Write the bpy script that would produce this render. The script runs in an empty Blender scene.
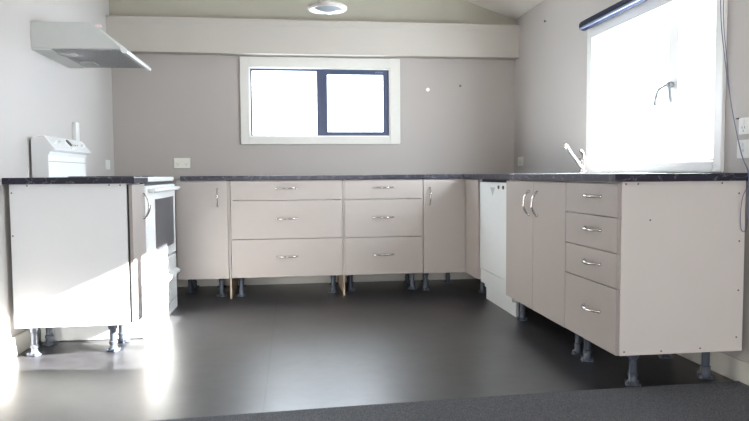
import bpy, bmesh, math, random
from mathutils import Vector, Matrix
random.seed(7)
C = bpy.context.scene.collection
SC = bpy.context.scene

# ------------------------------------------------------------------ camera
f, pitch, roll, yaw, H = 647.0, .056, .007, .1265, .9045
fw = Vector((math.sin(yaw)*math.cos(pitch), math.cos(yaw)*math.cos(pitch), -math.sin(pitch)))
r0 = Vector((math.cos(yaw), -math.sin(yaw), 0))
u0 = r0.cross(fw)
rt = r0*math.cos(roll) - u0*math.sin(roll)
up = r0*math.sin(roll) + u0*math.cos(roll)
cam = bpy.data.objects.new('camera', bpy.data.cameras.new('camera')); C.objects.link(cam)
cam.data.sensor_width = 36; cam.data.lens = f/749*36; cam.data.clip_start = .05
M = Matrix((rt, up, -fw)).transposed().to_4x4(); M.translation = (0, 0, H)
cam.matrix_world = M
SC.camera = cam

# ------------------------------------------------------------------ world, sun, daylight
W = bpy.data.worlds.new('overcast_sky'); SC.world = W; W.use_nodes = True
W.node_tree.nodes['Background'].inputs[0].default_value = (.93, .96, 1, 1)
W.node_tree.nodes['Background'].inputs[1].default_value = 7

def sun(direction, strength, col, angle):
    l = bpy.data.lights.new('sun', 'SUN'); l.energy = strength; l.color = col; l.angle = angle
    o = bpy.data.objects.new('sun', l); C.objects.link(o)
    o.rotation_euler = Vector(direction).to_track_quat('-Z', 'Y').to_euler()
    o.location = (6, 2, 4)
def area(name, loc, direction, sx, sy, power, col):
    l = bpy.data.lights.new(name, 'AREA'); l.shape = 'RECTANGLE'; l.size = sx; l.size_y = sy
    l.energy = power; l.color = col
    o = bpy.data.objects.new(name, l); C.objects.link(o); o.location = loc
    o.rotation_euler = Vector(direction).to_track_quat('-Z', 'Z').to_euler()
    return o
sun((-1, .138, -.45), 105, (1, .97, .92), .008)
# daylight entering by the glazed living-room doors behind the camera, and the two kitchen windows
area('daylight_rear_doors', (.2, -2.62, 1.15), (0, 1, 0), 2.4, 1.9, 17, (1, .96, .91))
area('daylight_side_window', (2.07, 3.34, 1.36), (-1, 0, 0), 1.13, .76, 165, (.82, .91, 1))
area('daylight_back_window', (.25, 5.56, 1.5), (0, -1, 0), 1.12, .54, 36, (.80, .89, 1))

SC.view_settings.view_transform = 'Standard'
SC.view_settings.look = 'None'
SC.view_settings.exposure = 0
SC.view_settings.gamma = 1
SC.view_settings.use_curve_mapping = False

# ------------------------------------------------------------------ materials
def mat(name, col, rough=.5, metal=0, spec=.5, var=0, vscale=30, bump=0, bscale=200, coat=0, col2=None):
    m = bpy.data.materials.new(name); m.use_nodes = True
    nt = m.node_tree; b = nt.nodes['Principled BSDF']
    b.inputs['Roughness'].default_value = rough; b.inputs['Metallic'].default_value = metal
    b.inputs['Specular IOR Level'].default_value = spec; b.inputs['Coat Weight'].default_value = coat
    tc = nt.nodes.new('ShaderNodeTexCoord')
    n = nt.nodes.new('ShaderNodeTexNoise'); n.inputs['Scale'].default_value = vscale; n.inputs['Detail'].default_value = 4
    nt.links.new(tc.outputs['Object'], n.inputs['Vector'])
    rmp = nt.nodes.new('ShaderNodeValToRGB')
    c2 = col2 or tuple(min(1, c*(1+var)) for c in col); c1 = col if col2 else tuple(c*(1-var) for c in col)
    rmp.color_ramp.elements[0].position = .3; rmp.color_ramp.elements[1].position = .7
    rmp.color_ramp.elements[0].color = (*c1, 1); rmp.color_ramp.elements[1].color = (*c2, 1)
    nt.links.new(n.outputs['Fac'], rmp.inputs['Fac']); nt.links.new(rmp.outputs['Color'], b.inputs['Base Color'])
    if bump:
        n2 = nt.nodes.new('ShaderNodeTexNoise'); n2.inputs['Scale'].default_value = bscale; n2.inputs['Detail'].default_value = 3
        nt.links.new(tc.outputs['Object'], n2.inputs['Vector'])
        bp = nt.nodes.new('ShaderNodeBump'); bp.inputs['Strength'].default_value = bump; bp.inputs['Distance'].default_value = .004
        nt.links.new(n2.outputs['Fac'], bp.inputs['Height']); nt.links.new(bp.outputs['Normal'], b.inputs['Normal'])
    return m
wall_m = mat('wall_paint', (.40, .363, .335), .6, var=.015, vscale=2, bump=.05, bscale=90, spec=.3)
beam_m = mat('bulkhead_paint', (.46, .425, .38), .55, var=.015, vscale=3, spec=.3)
wall2_m = mat('side_wall_pale', (.50, .47, .45), .6, var=.015, vscale=2, bump=.05, bscale=90, spec=.3)  # side walls a paler, less warm tone than the back wall
gable_m = mat('gable_lining_paint', (.37, .345, .285), .6, var=.015, vscale=3, spec=.2)
ceil_m = mat('ceiling_paint', (.70, .67, .62), .7, var=.01, vscale=3, spec=.2)
trim_m = mat('trim_paint', (.62, .60, .55), .35, var=.01)
winw_m = mat('window_white_paint', (.82, .82, .80), .35, var=.01)
front_m = mat('cabinet_front_laminate', (.365, .322, .298), .42, var=.012, vscale=12)
white_m = mat('white_melamine', (.86, .865, .87), .42, var=.01, vscale=5)
carc_m = mat('carcass_melamine', (.65, .605, .57), .45, var=.01, vscale=5)
edge_m = mat('carcass_edge', (.50, .46, .43), .5, var=.02)
leg_m = mat('leg_plastic', (.06, .07, .095), .35, var=.05)
chrome_m = mat('chrome', (.55, .52, .50), .16, metal=1, var=.02)
steel_m = mat('stainless_steel', (.72, .73, .74), .25, metal=1, var=.03, vscale=80)
latch_m = mat('latch_grey_metal', (.16, .17, .18), .4, metal=.3, var=.03)
enamel_m = mat('white_enamel', (.80, .81, .81), .22, var=.01)
dw_m = mat('dishwasher_white', (.74, .76, .76), .35, var=.01)
hood_m = mat('hood_white', (.56, .575, .55), .4, var=.01)
filter_m = mat('filter_grey', (.30, .31, .315), .45, metal=.4, var=.15, vscale=60)
lens_m = mat('light_lens', (.42, .42, .40), .2, var=.03)
black_m = mat('black_plastic', (.012, .012, .014), .3, var=.05)
gap_shade_m = mat('dark_gap_shade', (.02, .02, .022), .7, var=.05)  # near-black, stands in for the shade inside open gaps
oven_glass_m = mat('oven_glass', (.05, .053, .065), .3, var=.02, spec=.35)
plate_m = mat('switch_plate_plastic', (.72, .71, .62), .35, var=.01)
platew_m = mat('white_plate_plastic', (.76, .75, .73), .35, var=.01)
screw_m = mat('screw_steel', (.14, .12, .11), .4, metal=.5, var=.05)
wood_m = mat('raw_timber', (.36, .27, .20), .6, var=.2, vscale=18)
alu_m = mat('navy_aluminium', (.035, .05, .11), .35, var=.04)
blind_m = mat('blind_fabric_navy', (.018, .023, .045), .7, spec=.15, var=.08, vscale=150)
blind_l = mat('blind_rail_grey', (.16, .18, .26), .4, metal=.2, var=.03)
cord_m = mat('cord_blue_grey', (.16, .17, .26), .5, var=.05)
carpet_m = mat('carpet_pile', (.055, .06, .07), .95, col2=(.20, .205, .22), vscale=260, bump=1, bscale=330, spec=.1)
frost_m = mat('frosted_glass_bowl', (.30, .33, .36), .15, var=.02)
shade_ring_m = mat('light_rim_white', (.52, .48, .45), .35, var=.01)

def bench_mat():
    m = mat('dark_marble_laminate', (.012, .012, .022), .3, spec=.35, col2=(.028, .026, .044), vscale=9)
    nt = m.node_tree; b = nt.nodes['Principled BSDF']; tc = nt.nodes['Texture Coordinate']
    n = nt.nodes.new('ShaderNodeTexNoise'); n.inputs['Scale'].default_value = 7; n.inputs['Detail'].default_value = 8
    n.inputs['Distortion'].default_value = 1.6
    nt.links.new(tc.outputs['Object'], n.inputs['Vector'])
    r = nt.nodes.new('ShaderNodeValToRGB'); e = r.color_ramp.elements
    e[0].position = .490; e[0].color = (0, 0, 0, 1); e[1].position = .5; e[1].color = (1, 1, 1, 1)
    e2 = e.new(.510); e2.color = (0, 0, 0, 1)
    nt.links.new(n.outputs['Fac'], r.inputs['Fac'])
    old = b.inputs['Base Color'].links[0].from_socket
    mx = nt.nodes.new('ShaderNodeMixRGB'); mx.inputs['Color2'].default_value = (.20, .19, .22, 1)
    nt.links.new(r.outputs['Color'], mx.inputs['Fac']); nt.links.new(old, mx.inputs['Color1'])
    nt.links.new(mx.outputs['Color'], b.inputs['Base Color'])
    return m
bench_m = bench_mat()

def floor_mat():
    m = mat('dark_vinyl', (.0165, .016, .018), .36, spec=.6, coat=.28, col2=(.034, .033, .037), vscale=14, bump=.12, bscale=120)
    nt = m.node_tree; b = nt.nodes['Principled BSDF']; tc = nt.nodes['Texture Coordinate']
    b.inputs['Coat Roughness'].default_value = .30
    # welded sheet join
    sp = nt.nodes.new('ShaderNodeSeparateXYZ'); nt.links.new(tc.outputs['Object'], sp.inputs[0])
    a = nt.nodes.new('ShaderNodeMath'); a.operation = 'ADD'; a.inputs[1].default_value = .121
    ab = nt.nodes.new('ShaderNodeMath'); ab.operation = 'ABSOLUTE'
    lt = nt.nodes.new('ShaderNodeMath'); lt.operation = 'LESS_THAN'; lt.inputs[1].default_value = .0038
    nt.links.new(sp.outputs['X'], a.inputs[0]); nt.links.new(a.outputs[0], ab.inputs[0]); nt.links.new(ab.outputs[0], lt.inputs[0])
    mx = nt.nodes.new('ShaderNodeMixRGB'); mx.inputs['Color2'].default_value = (.006, .005, .005, 1)
    old = b.inputs['Base Color'].links[0].from_socket
    nt.links.new(lt.outputs[0], mx.inputs['Fac']); nt.links.new(old, mx.inputs['Color1'])
    nt.links.new(mx.outputs['Color'], b.inputs['Base Color'])
    # worn sheen varies a little across the sheet
    n = nt.nodes.new('ShaderNodeTexNoise'); n.inputs['Scale'].default_value = 3.5; n.inputs['Detail'].default_value = 5
    nt.links.new(tc.outputs['Object'], n.inputs['Vector'])
    mr = nt.nodes.new('ShaderNodeMapRange'); mr.inputs['To Min'].default_value = .33; mr.inputs['To Max'].default_value = .42
    nt.links.new(n.outputs['Fac'], mr.inputs['Value']); nt.links.new(mr.outputs['Result'], b.inputs['Roughness'])
    return m
floor_m = floor_mat()

def glass_mat():
    m = bpy.data.materials.new('window_glass'); m.use_nodes = True; nt = m.node_tree
    nt.nodes.remove(nt.nodes['Principled BSDF'])
    t = nt.nodes.new('ShaderNodeBsdfTransparent'); g = nt.nodes.new('ShaderNodeBsdfGlossy'); g.inputs['Roughness'].default_value = .02
    mx = nt.nodes.new('ShaderNodeMixShader'); mx.inputs['Fac'].default_value = .06
    t.inputs['Color'].default_value = (.97, .98, .98, 1)
    nt.links.new(t.outputs[0], mx.inputs[1]); nt.links.new(g.outputs[0], mx.inputs[2])
    nt.links.new(mx.outputs[0], nt.nodes['Material Output'].inputs['Surface'])
    return m
glass_m = glass_mat()

# ------------------------------------------------------------------ helpers
def bx(bm, x0, x1, y0, y1, z0, z1):
    v = [bm.verts.new((x, y, z)) for x in (x0, x1) for y in (y0, y1) for z in (z0, z1)]
    for q in ((0, 1, 3, 2), (4, 6, 7, 5), (0, 4, 5, 1), (2, 3, 7, 6), (0, 2, 6, 4), (1, 5, 7, 3)):
        bm.faces.new([v[i] for i in q])
    return bm
def box(*a): return bx(bmesh.new(), *a)
def boxes(*L):
    bm = bmesh.new()
    for a in L: bx(bm, *a)
    return bm
def prism(bm, pts, axis, a0, a1):
    """pts polygon in the two other axes (in xyz order), extruded along axis"""
    def P(p, a):
        if axis == 'y': return (p[0], a, p[1])
        if axis == 'x': return (a, p[0], p[1])
        return (p[0], p[1], a)
    A = [bm.verts.new(P(p, a0)) for p in pts]; B = [bm.verts.new(P(p, a1)) for p in pts]
    n = len(pts)
    bm.faces.new(A); bm.faces.new(B[::-1])
    for i in range(n): bm.faces.new((A[i], B[i], B[(i+1) % n], A[(i+1) % n]))
    return bm
def lathe(bm, prof, c, axis='z', n=24):
    """prof: list of (radius, height) ; revolved about axis through c"""
    rings = []
    for r, h in prof:
        ring = []
        for k in range(n):
            a = 2*math.pi*k/n; p, q = r*math.cos(a), r*math.sin(a)
            v = {'z': (p, q, h), 'x': (h, p, q), 'y': (p, h, q)}[axis]
            ring.append(bm.verts.new((c[0]+v[0], c[1]+v[1], c[2]+v[2])))
        rings.append(ring)
    for a, b in zip(rings, rings[1:]):
        for k in range(n): bm.faces.new((a[k], a[(k+1) % n], b[(k+1) % n], b[k]))
    bm.faces.new(rings[0][::-1]); bm.faces.new(rings[-1])
    return bm
def tube(bm, pts, rad, n=10):
    pts = [Vector(p) for p in pts]; rings = []
    rr = rad if isinstance(rad, (list, tuple)) else [rad]*len(pts)
    ref = None
    for i, p in enumerate(pts):
        t = (pts[min(i+1, len(pts)-1)] - pts[max(i-1, 0)]).normalized()
        if ref is None: ref = t.orthogonal().normalized()
        ref = (ref - t*ref.dot(t)).normalized(); s = t.cross(ref)
        rings.append([bm.verts.new(p + (ref*math.cos(2*math.pi*k/n) + s*math.sin(2*math.pi*k/n))*rr[i]) for k in range(n)])
    for a, b in zip(rings, rings[1:]):
        for k in range(n): bm.faces.new((a[k], a[(k+1) % n], b[(k+1) % n], b[k]))
    bm.faces.new(rings[0][::-1]); bm.faces.new(rings[-1])
    return bm
def smooth_path(pts, n=8):
    P = [Vector(p) for p in pts]; out = []
    for i in range(len(P)-1):
        a, b, c, d = P[max(i-1, 0)], P[i], P[i+1], P[min(i+2, len(P)-1)]
        for k in range(n):
            t = k/n
            out.append(.5*((2*b) + (c-a)*t + (2*a-5*b+4*c-d)*t*t + (3*b-a-3*c+d)*t**3))
    out.append(P[-1]); return out
def root_loc(p):
    v = Vector((0, 0, 0))
    while p: v = v + p.location; p = p.parent
    return v
def obj(name, bm, m, parent=None, bevel=0, smooth=False, label=None):
    off = root_loc(parent)
    bmesh.ops.recalc_face_normals(bm, faces=bm.faces)
    if not parent:      # own origin at the base centre
        lo = [min(v.co[i] for v in bm.verts) for i in range(3)]; hi = [max(v.co[i] for v in bm.verts) for i in range(3)]
        off = Vector(((lo[0]+hi[0])/2, (lo[1]+hi[1])/2, lo[2])) if name not in NO_ORIGIN else Vector((0, 0, 0))
    for v in bm.verts: v.co -= off
    me = bpy.data.meshes.new(name); bm.to_mesh(me); bm.free(); me.materials.append(m)
    o = bpy.data.objects.new(name, me); C.objects.link(o)
    if parent: o.parent = parent
    else: o.location = off
    if bevel:
        b = o.modifiers.new('bevel', 'BEVEL'); b.width = bevel; b.segments = 2; b.limit_method = 'ANGLE'
    if smooth:
        for p in me.polygons: p.use_smooth = True
        es = o.modifiers.new('split', 'EDGE_SPLIT'); es.split_angle = math.radians(40)
    if label: o['label'] = label
    return o
NO_ORIGIN = {'floor', 'carpet', 'wall_back', 'wall_left', 'wall_right', 'wall_front', 'ceiling'}
def tag(o, label, cat, group=None):
    o['label'] = label; o['category'] = cat
    if group: o['group'] = group
    return o
def thing(name, loc, label, cat, group=None):
    o = bpy.data.objects.new(name, None); C.objects.link(o); o.location = loc; o.empty_display_size = .1
    return tag(o, label, cat, group)
def struct(name, bm, m, parent=None, **k):
    o = obj(name, bm, m, parent, **k)
    if not parent: o['kind'] = 'structure'
    return o
def sempty(name, loc):
    o = bpy.data.objects.new(name, None); C.objects.link(o); o.location = loc; o['kind'] = 'structure'; return o

# ------------------------------------------------------------------ key dimensions
XL, XR, YW = -1.404, 1.902, 5.39
XF = 1.310            # face of the right-hand run
YF = 4.795            # face of the back run
XLF = -.800           # face of the left-hand run
YR = 2.478            # near end panel, right run
YLn = 3.383           # near end panel, left run
ZB, ZT, ZW = .15, .867, .8995
REAR = -2.6
Zc = lambda x: 2.205 + (XR-x)*.333

# ------------------------------------------------------------------ structure
bm = bmesh.new()
bx(bm, XL-.12, XR+.12, REAR-.12, YW+.12, -.06, 0)
struct('floor', bm, floor_m)
bm = bmesh.new()   # carpet of the living area, its edge running a little askew
prism(bm, [(XL+.001, REAR+.002), (XR-.001, REAR+.002), (XR-.001, 2.511), (1.08, 2.492), (.33, 2.458), (-.387, 2.417), (XL+.001, 2.36)], 'z', .0005, .009)
struct('carpet', bm, carpet_m)
carpet = bpy.data.objects['carpet']; del carpet['kind']
tag(carpet, 'blue-grey short pile carpet in the foreground against the dark vinyl floor', 'carpet')

# back wall with the window hole
WX0, WX1, WZ0, WZ1 = -.333, .822, 1.218, 1.778
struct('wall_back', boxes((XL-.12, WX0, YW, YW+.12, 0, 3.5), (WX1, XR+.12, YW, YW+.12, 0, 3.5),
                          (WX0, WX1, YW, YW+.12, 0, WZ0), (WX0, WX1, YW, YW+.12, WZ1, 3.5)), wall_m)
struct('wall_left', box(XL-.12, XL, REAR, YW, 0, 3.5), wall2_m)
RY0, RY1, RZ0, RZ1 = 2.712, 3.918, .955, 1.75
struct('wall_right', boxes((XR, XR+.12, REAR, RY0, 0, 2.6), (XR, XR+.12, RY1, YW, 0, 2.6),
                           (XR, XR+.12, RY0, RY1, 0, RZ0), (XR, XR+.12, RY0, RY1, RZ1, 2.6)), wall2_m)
# rear wall, behind the camera, with the glazed door opening
struct('wall_front', boxes((XL-.12, -1.0, REAR-.12, REAR, 0, 3.5), (1.4, XR+.12, REAR-.12, REAR, 0, 3.5),
                           (-1.0, 1.4, REAR-.12, REAR, 2.1, 3.5)), wall_m)
bm = bmesh.new()
prism(bm, [(XL-.12, Zc(XL-.12)), (XR+.12, Zc(XR+.12)), (XR+.12, Zc(XR+.12)+.1), (XL-.12, Zc(XL-.12)+.1)], 'y', REAR-.12, YW+.12)
struct('ceiling', bm, ceil_m)
bm = bmesh.new()
bx(bm, XL, XR, 5.278, YW, 1.869, 2.126)
bx(bm, XL, XR, 5.270, YW, 2.126, 2.138)
bx(bm, XL, XR, 5.275, 5.278, 2.085, 2.09)
struct('trim_1', bm, beam_m)
bm = bmesh.new(); prism(bm, [(XL, 2.138), (XR, 2.138), (XR, Zc(XR)), (XL, Zc(XL))], 'y', 5.374, YW); struct('wall_gable', bm, gable_m)
struct('baseboard_left', box(XL, XL+.015, REAR, YW, .0, .10), trim_m, bevel=.004)
struct('baseboard_right', box(XR-.015, XR, REAR, YW, .0, .10), trim_m, bevel=.004)
struct('baseboard_back', box(XL+.015, XR-.015, YW-.015, YW, .0, .10), trim_m, bevel=.004)

# back window
w = sempty('window_1', (.25, YW, 1.16))
def ring(x0, x1, z0, z1, t, y0, y1):
    t = t if isinstance(t, tuple) else (t,)*4      # left right bottom top
    return boxes((x0, x0+t[0], y0, y1, z0, z1), (x1-t[1], x1, y0, y1, z0, z1),
                 (x0+t[0], x1-t[1], y0, y1, z0, z0+t[2]), (x0+t[0], x1-t[1], y0, y1, z1-t[3], z1))
obj('architrave', ring(-.405, .906, 1.154, 1.862, (.072, .084, .064, .084), YW-.018, YW), trim_m, w, bevel=.003)
obj('reveal', ring(WX0, WX1, WZ0, WZ1, .008, YW-.006, YW+.12), winw_m, w)
obj('window_frame', ring(WX0+.008, WX1-.008, WZ0+.006, WZ1-.006, (.013, .018, .008, .018), YW+.012, YW+.07), alu_m, w)
obj('mullion', box(.214, .262, YW+.010, YW+.07, WZ0+.012, WZ1-.018), alu_m, w)
s = obj('sash', ring(.262, WX1-.026, WZ0+.014, WZ1-.024, (.038, .030, .026, .026), YW+.006, YW+.05), alu_m, w)
obj('pane', box(.300, WX1-.056, YW+.03, YW+.034, WZ0+.04, WZ1-.05), glass_m, s)
obj('pane', box(WX0+.021, .214, YW+.04, YW+.044, WZ0+.014, WZ1-.024), glass_m, w)
obj('sash_stay', boxes((.70, .765, YW-.004, YW+.006, WZ1-.034, WZ1-.026)), blind_l, w)

# side window above the sink
def ringx(y0, y1, z0, z1, t, x0, x1):
    t = t if isinstance(t, tuple) else (t,)*4
    return boxes((x0, x1, y0, y0+t[0], z0, z1), (x0, x1, y1-t[1], y1, z0, z1),
                 (x0, x1, y0+t[0], y1-t[1], z0, z0+t[2]), (x0, x1, y0+t[0], y1-t[1], z1-t[3], z1))
w2 = sempty('window_2', (XR, 3.34, .903))
obj('architrave', ringx(2.655, 3.985, .903, 1.87, (.057, .067, .052, .12), XR-.018, XR), winw_m, w2, bevel=.003)
obj('reveal', ringx(RY0, RY1, RZ0, RZ1, .010, XR-.004, XR+.12), winw_m, w2)
obj('mullion', box(XR+.035, XR+.085, 3.072, 3.158, RZ0+.01, RZ1-.01), winw_m, w2, bevel=.003)
s1 = obj('sash', ringx(3.158, RY1-.01, RZ0+.01, RZ1-.01, (.012, .022, .018, .02), XR+.04, XR+.08), winw_m, w2, bevel=.002)
obj('pane', box(XR+.058, XR+.062, 3.170, RY1-.03, RZ0+.026, RZ1-.028), glass_m, s1)
obj('pane', box(XR+.058, XR+.062, RY0+.01, 3.072, RZ0+.01, RZ1-.01), glass_m, w2)
obj('glazing_bar', box(XR+.05, XR+.07, 3.705, 3.713, RZ0+.026, RZ1-.028), winw_m, w2)
obj('glazing_bar', box(XR+.05, XR+.07, RY0+.01, 2.86, 1.272, 1.28), winw_m, w2)
la = obj('window_latch', lathe(bmesh.new(), [(.017, -.022), (.017, -.008), (.012, .005)], (XR+.030, 3.115, 1.350), 'x', 16), latch_m, w2, smooth=True)
obj('latch_handle', tube(bmesh.new(), smooth_path([(XR+.012, 3.105, 1.356), (XR+.006, 3.14, 1.345), (XR+.004, 3.19, 1.33), (XR+.004, 3.215, 1.295), (XR+.006, 3.225, 1.255)]), .0095, 8), latch_m, la, smooth=True)
obj('stay_arm', tube(bmesh.new(), smooth_path([(XR+.012, 3.11, 1.34), (XR+.010, 3.10, 1.30), (XR+.010, 3.085, 1.258)]), .0065, 8), latch_m, la, smooth=True)

# ------------------------------------------------------------------ cabinet parts
def bow_handle(parent, c, axis, out, span=.128):
    """chrome bow handle centred at c on the face; axis the long direction; out the outward normal"""
    a, n = Vector(axis), Vector(out); c = Vector(c); bm = bmesh.new()
    pts, rad = [], []
    for k in range(17):
        t = k/16; s_ = (t-.5)*2
        pts.append(c + a*(s_*span/2) + n*(.007 + .027*math.cos(s_*math.pi/2)**.75)); rad.append(.0042 + .0022*math.cos(s_*math.pi/2))
    tube(bm, pts, rad, 10)
    for s_ in (-1, 1):
        p = c + a*(s_*(span/2)); tube(bm, [p, p+n*.004, p+n*.010, p+n*.013], [.0075, .0072, .0055, .003], 12)
    return obj('handle', bm, chrome_m, parent, smooth=True)
def leg(parent, x, y, plate=(.03, .03)):
    bm = bmesh.new()
    bx(bm, x-plate[0], x+plate[0], y-plate[1], y+plate[1], ZB-.007, ZB-.0005)
    lathe(bm, [(.021, .040), (.021, .052), (.0165, .056), (.0165, .112), (.022, .118), (.024, .1425)], (x, y, 0), 'z', 20)
    l = obj('leg', bm, leg_m, parent, smooth=True)
    bm = bmesh.new(); lathe(bm, [(.031, .0008), (.032, .006), (.026, .012), (.019, .020), (.017, .0395)], (x, y, 0), 'z', 20)
    for k in range(4):
        a = k*math.pi/2+.4; lathe(bm, [(.007, .001), (.007, .016)], (x+.031*math.cos(a), y+.031*math.sin(a), 0), 'z', 8)
    obj('foot', bm, leg_m, l, smooth=True)
def carcass(parent, x0, x1, y0, y1, rails='x', m=None):
    t = .016
    bm = bmesh.new()
    if rails == 'x':   # cabinet faces +/-x: gables at the y ends
        bx(bm, x0, x1, y0, y0+t, ZB, ZT); bx(bm, x0, x1, y1-t, y1, ZB, ZT)
        bx(bm, x0, x1, y0+t, y1-t, ZB, ZB+t)
        bx(bm, x0, x0+.06, y0+t, y1-t, ZT-t, ZT); bx(bm, x1-.06, x1, y0+t, y1-t, ZT-t, ZT)
        bk = (x1-.02 if parent.name.startswith('R') or x0 > 0 else x0, x1-.012 if x0 > 0 else x0+.008)
        bx(bm, bk[0], bk[1], y0+t, y1-t, ZB+t, ZT-t)
    else:
        bx(bm, x0, x0+t, y0, y1, ZB, ZT); bx(bm, x1-t, x1, y0, y1, ZB, ZT)
        bx(bm, x0+t, x1-t, y0, y1, ZB, ZB+t)
        bx(bm, x0+t, x1-t, y0, y0+.06, ZT-t, ZT); bx(bm, x0+t, x1-t, y1-.06, y1, ZT-t, ZT)
        bx(bm, x0+t, x1-t, y1-.012, y1-.004, ZB+t, ZT-t)
    return obj('carcass', bm, m or carc_m, parent, bevel=.0008)
def screw(parent, p, axis):
    n = {'y': (0, -1, 0)}[axis]; p = Vector(p); n = Vector(n)
    obj('screw_cap', tube(bmesh.new(), [p, p+n*.0015], .0038, 10), screw_m, parent)

G = .0018  # half gap between fronts
def fronts_back(parent, x0, x1, zs, handle_x, y=YF):
    for z0, z1, hz in zs:
        d = obj('drawer', box(x0+G, x1-G, y, y+.016, z0+G, z1-G), front_m, parent, bevel=.0012)
        bow_handle(d, (handle_x, y, hz), (1, 0, 0), (0, -1, 0), .150)

# --- back run
DZ = [(.719, .861, .806), (.434, .719, .583), (ZB, .434, .302)]
YB0 = YF+.018
t = thing('base_cabinet', (-.64, 5.1, 0), 'back wall base cabinet with a single door, beside the white stove', 'cabinet')
carcass(t, -.83, -.462, YB0, 5.37, 'y')
d = obj('door', box(-.83, -.466, YF, YF+.016, ZB, .861), front_m, t, bevel=.0012); bow_handle(d, (-.538, YF, .742), (0, 0, 1), (0, -1, 0))
for x, y in ((-.532, 4.91), (-.79, 5.10), (-.574, 5.30), (-.79, 5.32)): leg(t, x, y)

t = thing('drawer_cabinet', (-.04, 5.1, 0), 'wide three-drawer base cabinet under the dark-framed back window', 'cabinet')
carcass(t, -.446, .372, YB0, 5.37, 'y'); fronts_back(t, -.446, .370, DZ, -.042)
for x, y in ((-.385, 4.89), (.305, 4.93), (-.414, 5.29), (.328, 5.29)): leg(t, x, y)
t = thing('drawer_cabinet', (.68, 5.1, 0), 'narrower three-drawer base cabinet on the back wall, right of the wide drawers', 'cabinet')
carcass(t, .388, .980, YB0, 5.37, 'y'); fronts_back(t, .384, .980, DZ, .675)
for x, y in ((.440, 4.96), (.930, 4.98), (.463, 5.29), (.945, 5.29)): leg(t, x, y)
t = thing('base_cabinet', (1.15, 5.1, 0), 'single-door base cabinet in the far right corner of the back run', 'cabinet')
carcass(t, .984, XF+.012, YB0, 5.37, 'y')
d = obj('door', box(.984, XF-.004, YF, YF+.016, ZB, .861), front_m, t, bevel=.0012); bow_handle(d, (1.032, YF, .737), (0, 0, 1), (0, -1, 0))
for x, y in ((1.028, 4.93), (1.28, 5.24), (1.10, 5.30)): leg(t, x, y)
for x, lab in ((-.454, 'thin timber strip to the floor between the back left door and wide drawers'),
               (.378, 'thin timber strip to the floor between the two back drawer cabinets')):
    o = obj('filler_strip', boxes((x-.0055, x+.0055, YF+.004, 5.36, 0, ZT-.001)), wood_m); tag(o, lab, 'timber strip', 'timber strips between back cabinets')
    obj('strip_facing', box(x-.0055, x+.0055, YF+.001, YF+.0038, ZB, .861), front_m, o)

# --- right run
t = thing('filler_cabinet', (1.6, 4.64, 0), 'narrow plain filler cabinet between the back corner and the dishwasher', 'cabinet')
obj('carcass', boxes((XF+.018, 1.87, 4.47, 4.486, ZB, ZT), (XF+.018, 1.87, 4.486, YF-.004, ZB, ZB+.016)), carc_m, t)
obj('front_panel', box(XF, XF+.016, 4.470, YF-.002, ZB, .861), front_m, t, bevel=.0012)
leg(t, 1.43, 4.745); leg(t, 1.80, 4.70)

t = thing('dishwasher', (1.6, 4.16, 0), 'white freestanding dishwasher slotted between greige cupboards', 'dishwasher')
obj('body', box(XF+.045, 1.88, 3.868, 4.452, .10, .835), dw_m, t, bevel=.002)
d = obj('door', box(XF+.012, XF+.043, 3.864, 4.456, .235, .846), dw_m, t, bevel=.003)
bm = bmesh.new(); prism(bm, [(4.215, .812), (4.115, .812), (4.165, .757)], 'x', XF+.0108, XF+.0119); obj('emblem', bm, mat('emblem_grey', (.42, .45, .45), .4, var=.02), d)
for yy in (4.035, 3.945): obj('button', lathe(bmesh.new(), [(.012, -.006), (.012, .001)], (XF+.012, yy, .815), 'x', 14), screw_m, d)
obj('kick_panel', box(XF+.020, XF+.045, 3.864, 4.456, .135, .229), dw_m, t, bevel=.002)
obj('seam', box(XF+.03, XF+.0445, 3.867, 4.453, .2295, .2345), gap_shade_m, t)  # dark backing that paints shade into the slit above the kick panel
obj('plinth', box(XF+.075, XF+.095, 3.885, 4.505, .0, .134), dw_m, t, bevel=.002)
o = obj('cover_strip', box(XF+.03, XF+.045, 3.86, 4.46, .8465, .866), gap_shade_m, t)  # dark strip in place of the shaded gap under the worktop

t = thing('sink_cabinet', (1.6, 3.41, 0), 'double-door sink cabinet with two chrome bow handles, near the dishwasher', 'cabinet')
carcass(t, XF+.018, 1.872, 2.982, 3.853, 'x')
for y0, y1, hy in ((2.982, 3.405, 3.340), (3.409, 3.853, 3.465)):
    d = obj('door', box(XF, XF+.016, y0, y1, ZB, .861), front_m, t, bevel=.0012); bow_handle(d, (XF, hy, .738), (0, 0, 1), (-1, 0, 0))
for x, y in ((1.40, 3.80), (1.41, 3.04), (1.80, 3.80), (1.80, 3.04)): leg(t, x, y)

t = thing('drawer_cabinet', (1.6, 2.73, 0), 'four-drawer cabinet with a plain screwed end panel at the near end of the sink bench', 'cabinet')
carcass(t, XF+.017, 1.875, YR, 2.978, 'x')
for z0, z1, hz in ((.719, .861, .803), (.572, .719, .657), (.427, .572, .510), (ZB, .427, .305)):
    d = obj('drawer', box(XF, XF+.016, YR+.001, 2.978, z0+G, z1-G), front_m, t, bevel=.0012); bow_handle(d, (XF, 2.693, hz), (0, 1, 0), (-1, 0, 0), .150)
for x, y in ((1.43, 2.555), (1.40, 2.92), (1.795, 2.60), (1.80, 2.92)): leg(t, x, y)
for x, z in ((1.345, .857), (1.397, .857), (1.767, .858), (1.844, .815), (1.85, .615), (1.851, .408), (1.847, .209), (1.452, .709), (1.347, .166), (1.51, .163), (1.684, .168)):
    screw(t, (x, YR-.0002, z), 'y')

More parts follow.
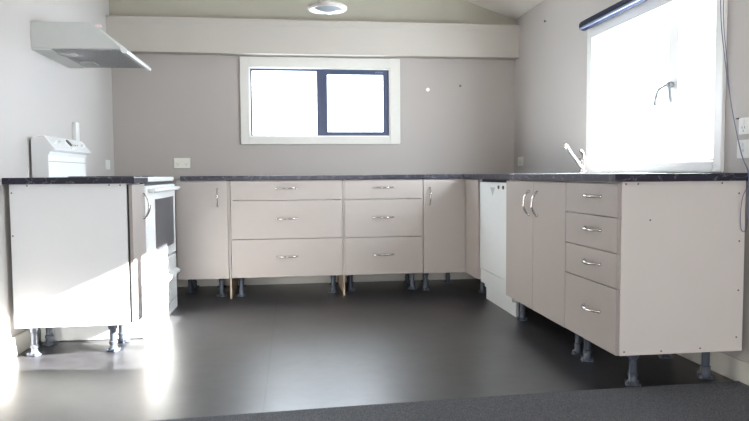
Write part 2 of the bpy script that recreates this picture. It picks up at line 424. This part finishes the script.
# --- left run
t = thing('base_cabinet', (-1.1, 3.52, 0), 'narrow cabinet with a broad white end panel, against the left wall by the stove', 'cabinet')
carcass(t, -1.380, XLF-.027, YLn, 3.672, 'x', white_m)
obj('gap_shade', box(XLF-.0265, XLF-.0165, YLn+.012, 3.66, ZB+.01, .861), gap_shade_m, t)  # dark strip painting the shade between carcass and door
d = obj('door', box(XLF-.016, XLF, YLn+.004, 3.670, ZB, .861), front_m, t, bevel=.0012); bow_handle(d, (XLF, 3.625, .742), (0, 0, 1), (1, 0, 0))
for x, y in ((-1.305, 3.43), (-.93, 3.455), (-1.305, 3.63), (-.93, 3.63)): leg(t, x, y, (.03, .024))
for x, z in ((-1.296, .859), (-1.369, .824), (-1.370, .612), (-.908, .860), (-.855, .858)): screw(t, (x, YLn-.0002, z), 'y')

# --- worktops
SX0, SX1, SY0, SY1 = 1.415, 1.765, 3.40, 3.80
XB = XF-.022
bm = boxes((XB, SX0, 2.458, YW, ZT, ZW), (SX1, XR, 2.458, YW, ZT, ZW), (SX0, SX1, 2.458, SY0, ZT, ZW), (SX0, SX1, SY1, YW, ZT, ZW))
o = obj('worktop', bm, bench_m); tag(o, 'dark marbled worktop with the sink, running under the side window', 'worktop', None)
o = obj('worktop', box(-.795, XB-.001, YF-.018, YW, ZT, ZW), bench_m, bevel=.004); tag(o, 'long dark marbled worktop along the back wall', 'worktop')
o = obj('worktop', box(XL, XLF+.018, 3.360, 3.682, ZT, ZW), bench_m, bevel=.004); tag(o, 'short dark marbled worktop between left wall and stove', 'worktop')

# --- sink and tap
t = thing('sink', (1.6, 3.6, ZW), 'stainless steel inset sink with drainer below the side window', 'sink')
bm = boxes((1.385, SX0, 3.02, 4.02, ZW, ZW+.003), (SX1, 1.835, 3.02, 4.02, ZW, ZW+.003), (SX0, SX1, 3.02, SY0, ZW, ZW+.003), (SX0, SX1, SY1, 4.02, ZW, ZW+.003))
for k in range(7): bx(bm, 1.44, 1.74, 3.07+k*.04, 3.082+k*.04, ZW+.003, ZW+.0045)
obj('rim', bm, steel_m, t)
e = .002
bm = boxes((SX0+e, SX0+.004, SY0+e, SY1-e, .74, ZW+.001), (SX1-.004, SX1-e, SY0+e, SY1-e, .74, ZW+.001), (SX0+.004, SX1-.004, SY0+e, SY0+.004, .74, ZW+.001), (SX0+.004, SX1-.004, SY1-.004, SY1-e, .74, ZW+.001), (SX0+e, SX1-e, SY0+e, SY1-e, .737, .74))
b = obj('bowl', bm, steel_m, t)
obj('drain', lathe(bmesh.new(), [(.035, 0), (.035, .002), (.02, .001)], (1.59, 3.6, .74), 'z', 20), chrome_m, b)
tx, ty = 1.795, 3.83; z0 = ZW+.0035
t = thing('tap', (tx, ty, z0), 'chrome mixer tap with a long raised spout behind the sink', 'tap')
obj('body', lathe(bmesh.new(), [(.027, 0), (.027, .008), (.021, .013), (.021, .075), (.024, .08), (.022, .1), (.01, .108)], (tx, ty, z0), 'z', 24), chrome_m, t, smooth=True)
obj('spout', tube(bmesh.new(), smooth_path([(tx-.01, ty-.01, z0+.035), (tx-.055, ty-.045, z0+.065), (tx-.135, ty-.115, z0+.125), (tx-.175, ty-.155, z0+.158), (tx-.193, ty-.175, z0+.163), (tx-.203, ty-.185, z0+.145)]), .011, 12), chrome_m, t, smooth=True)
obj('lever', tube(bmesh.new(), smooth_path([(tx, ty, z0+.105), (tx-.01, ty-.012, z0+.125), (tx-.035, ty-.03, z0+.14)]), [.010]*16+[.008], 10), chrome_m, t, smooth=True)

# ------------------------------------------------------------------ stove
SY_0, SY_1 = 3.694, 4.590
t = thing('stove', (-1.1, 4.14, 0), 'white freestanding electric stove with a tall backguard', 'stove')
bm = boxes((XL+.03, XLF-.034, SY_0, SY_1, .002, .868))
obj('body', bm, enamel_m, t, bevel=.003)
h = obj('hob', box(XL+.03, XLF-.004, SY_0, SY_1, .869, .8985), enamel_m, t, bevel=.008)
for cx, cy, r in ((-1.20, 3.92, .075), (-1.20, 4.36, .09), (-.96, 3.92, .09), (-.96, 4.36, .075)):
    bm = bmesh.new(); lathe(bm, [(r, 0), (r, .006), (r-.012, .007)], (cx, cy, .8975), 'z', 28); obj('hotplate', bm, black_m, h, smooth=True)
obj('gap_shade', box(XLF-.031, XLF-.014, SY_0+.004, SY_1-.004, .850, .868), gap_shade_m, t)  # shade in the slot under the hob, put in as a dark strip
d = obj('oven_door', box(XLF-.031, XLF, SY_0+.004, SY_1-.004, .385, .849), enamel_m, t, bevel=.006)
obj('oven_window', box(XLF-.001, XLF+.0015, 3.93, 4.515, .448, .767), oven_glass_m, d, bevel=.001)
hb = bmesh.new(); tube(hb, [(XLF+.028, SY_0+.05, .822), (XLF+.028, SY_1-.02, .822)], .013, 14)
for yy in (SY_0+.07, SY_1-.05): bx(hb, XLF-.001, XLF+.03, yy-.010, yy+.010, .813, .831)
obj('door_handle', hb, enamel_m, d, smooth=True)
d2 = obj('storage_drawer', box(XLF-.031, XLF, SY_0+.004, SY_1-.004, .075, .378), enamel_m, t, bevel=.006)
hb = bmesh.new(); prism(hb, [(XLF, .275), (XLF+.026, .262), (XLF+.026, .245), (XLF, .25)], 'y', SY_0+.3, SY_1-.02); obj('drawer_pull', hb, enamel_m, d2)
obj('toe_panel', box(XLF-.033, XLF-.001, SY_0, SY_1, .0, .072), enamel_m, t)
bm = bmesh.new()
prof = [(XL+.012, .900), (XL+.012, 1.108), (XL+.030, 1.122), (XL+.075, 1.128), (XL+.080, 1.128), (XL+.138, 1.052), (XL+.128, 1.046), (XL+.110, 1.040), (XL+.100, 1.020), (XL+.100, .900)]
prism(bm, prof, 'y', SY_0+.01, 4.34)
bg = obj('backguard', bm, enamel_m, t, bevel=.003)
nrm = Vector((.076, 0, .058)).normalized(); alo = Vector((-.058, 0, .076)).normalized()
def on_panel(y, s_): return Vector((XL+.109, y, 1.090)) + alo*s_
for y_, s_, r in ((3.78, 0, .012), (3.86, .004, .012), (4.25, 0, .012), (4.02, -.024, .012)):
    p = on_panel(y_, s_); obj('knob', tube(bmesh.new(), [p, p+nrm*.012, p+nrm*.016], [r, r*.85, r*.6], 16), dw_m, bg, smooth=True)
p = on_panel(4.03, .012)
obj('clock', tube(bmesh.new(), [p-nrm*.002, p+nrm*.004], .024, 20), black_m, bg)
for y_ in (4.12, 4.16): 
    p = on_panel(y_, 0); obj('indicator', tube(bmesh.new(), [p-nrm*.001, p+nrm*.002], .005, 10), screw_m, bg)
for z_ in (.985, ): obj('vent_strip', box(XL+.0995, XL+.102, SY_0+.015, 4.33, z_, z_+.004), lens_m, bg)

# ------------------------------------------------------------------ range hood
HY0, HY1 = 3.787, 4.40
t = thing('range_hood', (-1.15, 4.09, 1.6), 'white slanted range hood on the left wall above the stove', 'range hood')
bm = bmesh.new()
prism(bm, [(XL, 1.607), (XL, 1.752), (-1.092, 1.752), (-1.045, 1.722), (-.935, 1.618), (-.935, 1.607)], 'y', HY0, HY1)
obj('body', bm, hood_m, t, bevel=.003)
bm = bmesh.new(); prism(bm, [(-.935, 1.603), (-.935, 1.632), (-.912, 1.618), (-.896, 1.598), (-.900, 1.586), (-.925, 1.586)], 'y', HY0-.002, HY1+.002)
obj('front_lip', bm, enamel_m, t, bevel=.002)
obj('rear_panel', box(XL+.001, -1.30, HY0+.005, HY1-.005, 1.597, 1.6065), hood_m, t)
ff = obj('filter', box(-1.298, -.94, HY0+.012, HY1-.012, 1.600, 1.6065), filter_m, t)
for k in range(2): obj('lamp_lens', box(-1.28+.0, -1.19, HY0+.06+k*.30, HY0+.20+k*.30, 1.596, 1.5995), lens_m, ff)
obj('switch', box(-1.075, -1.050, HY0+.04, HY0+.075, 1.738, 1.752), mat('switch_pinkish', (.75, .60, .62), .4, var=.02), t)

# ------------------------------------------------------------------ power points and plates
def plate(name, c, axis, wid, hei, m, label, cat, rockers, sockets=0, group=None):
    """axis: 'y' on the back wall facing -y, '+x' facing +x (left wall), '-x' facing -x (right wall)"""
    def B(a0, a1, z0, z1, d0, d1):
        if axis == 'y': return (c[0]+a0, c[0]+a1, c[1]-d1, c[1]-d0, c[2]+z0, c[2]+z1)
        if axis == '+x': return (c[0]+d0, c[0]+d1, c[1]+a0, c[1]+a1, c[2]+z0, c[2]+z1)
        return (c[0]-d1, c[0]-d0, c[1]+a0, c[1]+a1, c[2]+z0, c[2]+z1)
    t = thing(name, c, label, cat, group)
    obj('plate', box(*B(-wid/2, wid/2, -hei/2, hei/2, 0, .009)), m, t, bevel=.003)
    for a in rockers: obj('rocker_switch', box(*B(a-.007, a+.007, .006, .026, .009, .013)), m, t, bevel=.001)
    for a in ([-wid*.25, wid*.25] if sockets == 2 else [0][:sockets]):
        obj('socket', boxes(*[B(a+dx-.0015, a+dx+.0015, dz-.005, dz+.005, .009, .0095) for dx, dz in ((-.008, -.006), (.008, -.006), (0, -.02))]), screw_m, t)
plate('power_outlet', (-.877, YW, 1.005), 'y', .130, .082, plate_m, 'cream double power outlet on the back wall, right of the stove', 'power outlet', (-.052, .052), 2)
plate('wall_switch', (XL, 5.19, .992), '+x', .115, .072, platew_m, 'pale plate on the left wall near the back corner, beyond the backguard', 'wall plate', (0,))
plate('power_outlet', (XR, 5.225, 1.003), '-x', .115, .074, plate_m, 'small pale outlet on the right wall near the back corner, beyond the tap', 'power outlet', (-.02, .02), 1)
plate('power_outlet', (XR, 2.497, 1.097), '-x', .120, .070, platew_m, 'white wall plate beside the side window, upper of the two near the cord', 'power outlet', (-.03, .03), 2, 'plates beside the side window')
plate('power_outlet', (XR, 2.502, 1.000), '-x', .125, .078, platew_m, 'white wall plate beside the side window, lower of the two just above the worktop', 'power outlet', (-.03, .03), 2, 'plates beside the side window')
o = obj('cable_cover', box(XL, XL+.025, 4.415, 4.485, 1.125, 1.255), platew_m, bevel=.004); tag(o, 'small upright white cover on the left wall above the stove backguard', 'cable cover')

for p, q, lab in (((XR, 4.709, 2.039), (-1, 0, 0), 'tiny nail high on the right wall near the sloping ceiling'), ((1.422, YW, 1.645), (0, -1, 0), 'tiny nail in the back wall right of the window')):
    p = Vector(p); q = Vector(q)
    o = obj('nail', tube(bmesh.new(), [p+q*.0, p+q*.010, p+q*.0101, p+q*.013], [.004, .004, .010, .009], 10), screw_m); tag(o, lab, 'nail')

o = obj('filler_patch', lathe(bmesh.new(), [(.016, -.0012), (.016, .001)], (1.145, YW, 1.612), 'y', 18), winw_m); tag(o, 'small round white filler dab on the back wall, right of the window', 'filler patch')
# ------------------------------------------------------------------ blind
t = thing('roller_blind', (1.845, 3.3, 1.83), 'rolled-up navy roller blind across the top of the side window', 'blind')
by0, by1 = 2.60, 3.955
obj('roll', lathe(bmesh.new(), [(.030, 0), (.031, .002), (.031, by1-by0-.002), (.030, by1-by0)], (1.845, by0, 1.832), 'y', 28), blind_m, t, smooth=True)
obj('bottom_rail', tube(bmesh.new(), [(1.818, by0+.02, 1.812), (1.818, by1-.015, 1.812)], .008, 10), blind_l, t, smooth=True)
for yy in (by0-.012, by1+.001): obj('bracket', boxes((1.83, XR-.0185, yy, yy+.010, 1.815, 1.85)), blind_m, t, bevel=.002)
pts1 = [(1.845, 2.612, 1.80), (1.862, 2.625, 1.55), (1.868, 2.612, 1.42), (1.868, 2.585, 1.25), (1.866, 2.548, 1.12), (1.862, 2.49, .975), (1.862, 2.452, .905), (1.862, 2.446, .86), (1.868, 2.452, .80), (1.872, 2.457, .72), (1.868, 2.462, .665)]
pts2 = [(1.835, 2.622, 1.80), (1.870, 2.655, 1.58), (1.874, 2.640, 1.45), (1.874, 2.60, 1.27), (1.872, 2.555, 1.12), (1.868, 2.50, .975), (1.868, 2.454, .905), (1.866, 2.447, .86), (1.842, 2.452, .80), (1.838, 2.458, .72), (1.846, 2.463, .668), (1.860, 2.464, .655), (1.868, 2.462, .665)]
bm = bmesh.new(); tube(bm, smooth_path(pts1), .0019, 6); tube(bm, smooth_path(pts2), .0019, 6)
obj('cord_loop', bm, cord_m, t, smooth=True)
o = obj('cord_hook', boxes((XR-.012, XR, 2.562, 2.572, 1.128, 1.134)), screw_m); tag(o, 'tiny hook holding the blind cord on the right wall', 'hook')

# ------------------------------------------------------------------ ceiling light
lx, ly, lz = .247, 4.3, 1.985
t = thing('pendant_light', (lx, ly, lz), 'round white drop light with a glass bowl hanging from the ceiling', 'ceiling light')
obj('stem', lathe(bmesh.new(), [(.05, .032), (.05, .06), (.03, .075), (.03, Zc(lx)-lz-.03), (.06, Zc(lx)-lz-.02), (.06, Zc(lx)-lz+.012)], (lx, ly, lz), 'z', 28), shade_ring_m, t, smooth=True)
obj('rim', lathe(bmesh.new(), [(.100, -.004), (.118, -.008), (.128, 0), (.128, .012), (.105, .028), (.055, .034)], (lx, ly, lz), 'z', 40), shade_ring_m, t, smooth=True)
bm = bmesh.new(); lathe(bm, [(.012, -.030), (.05, -.026), (.08, -.015), (.099, -.003)], (lx, ly, lz), 'z', 40); obj('glass_bowl', bm, frost_m, t, smooth=True)
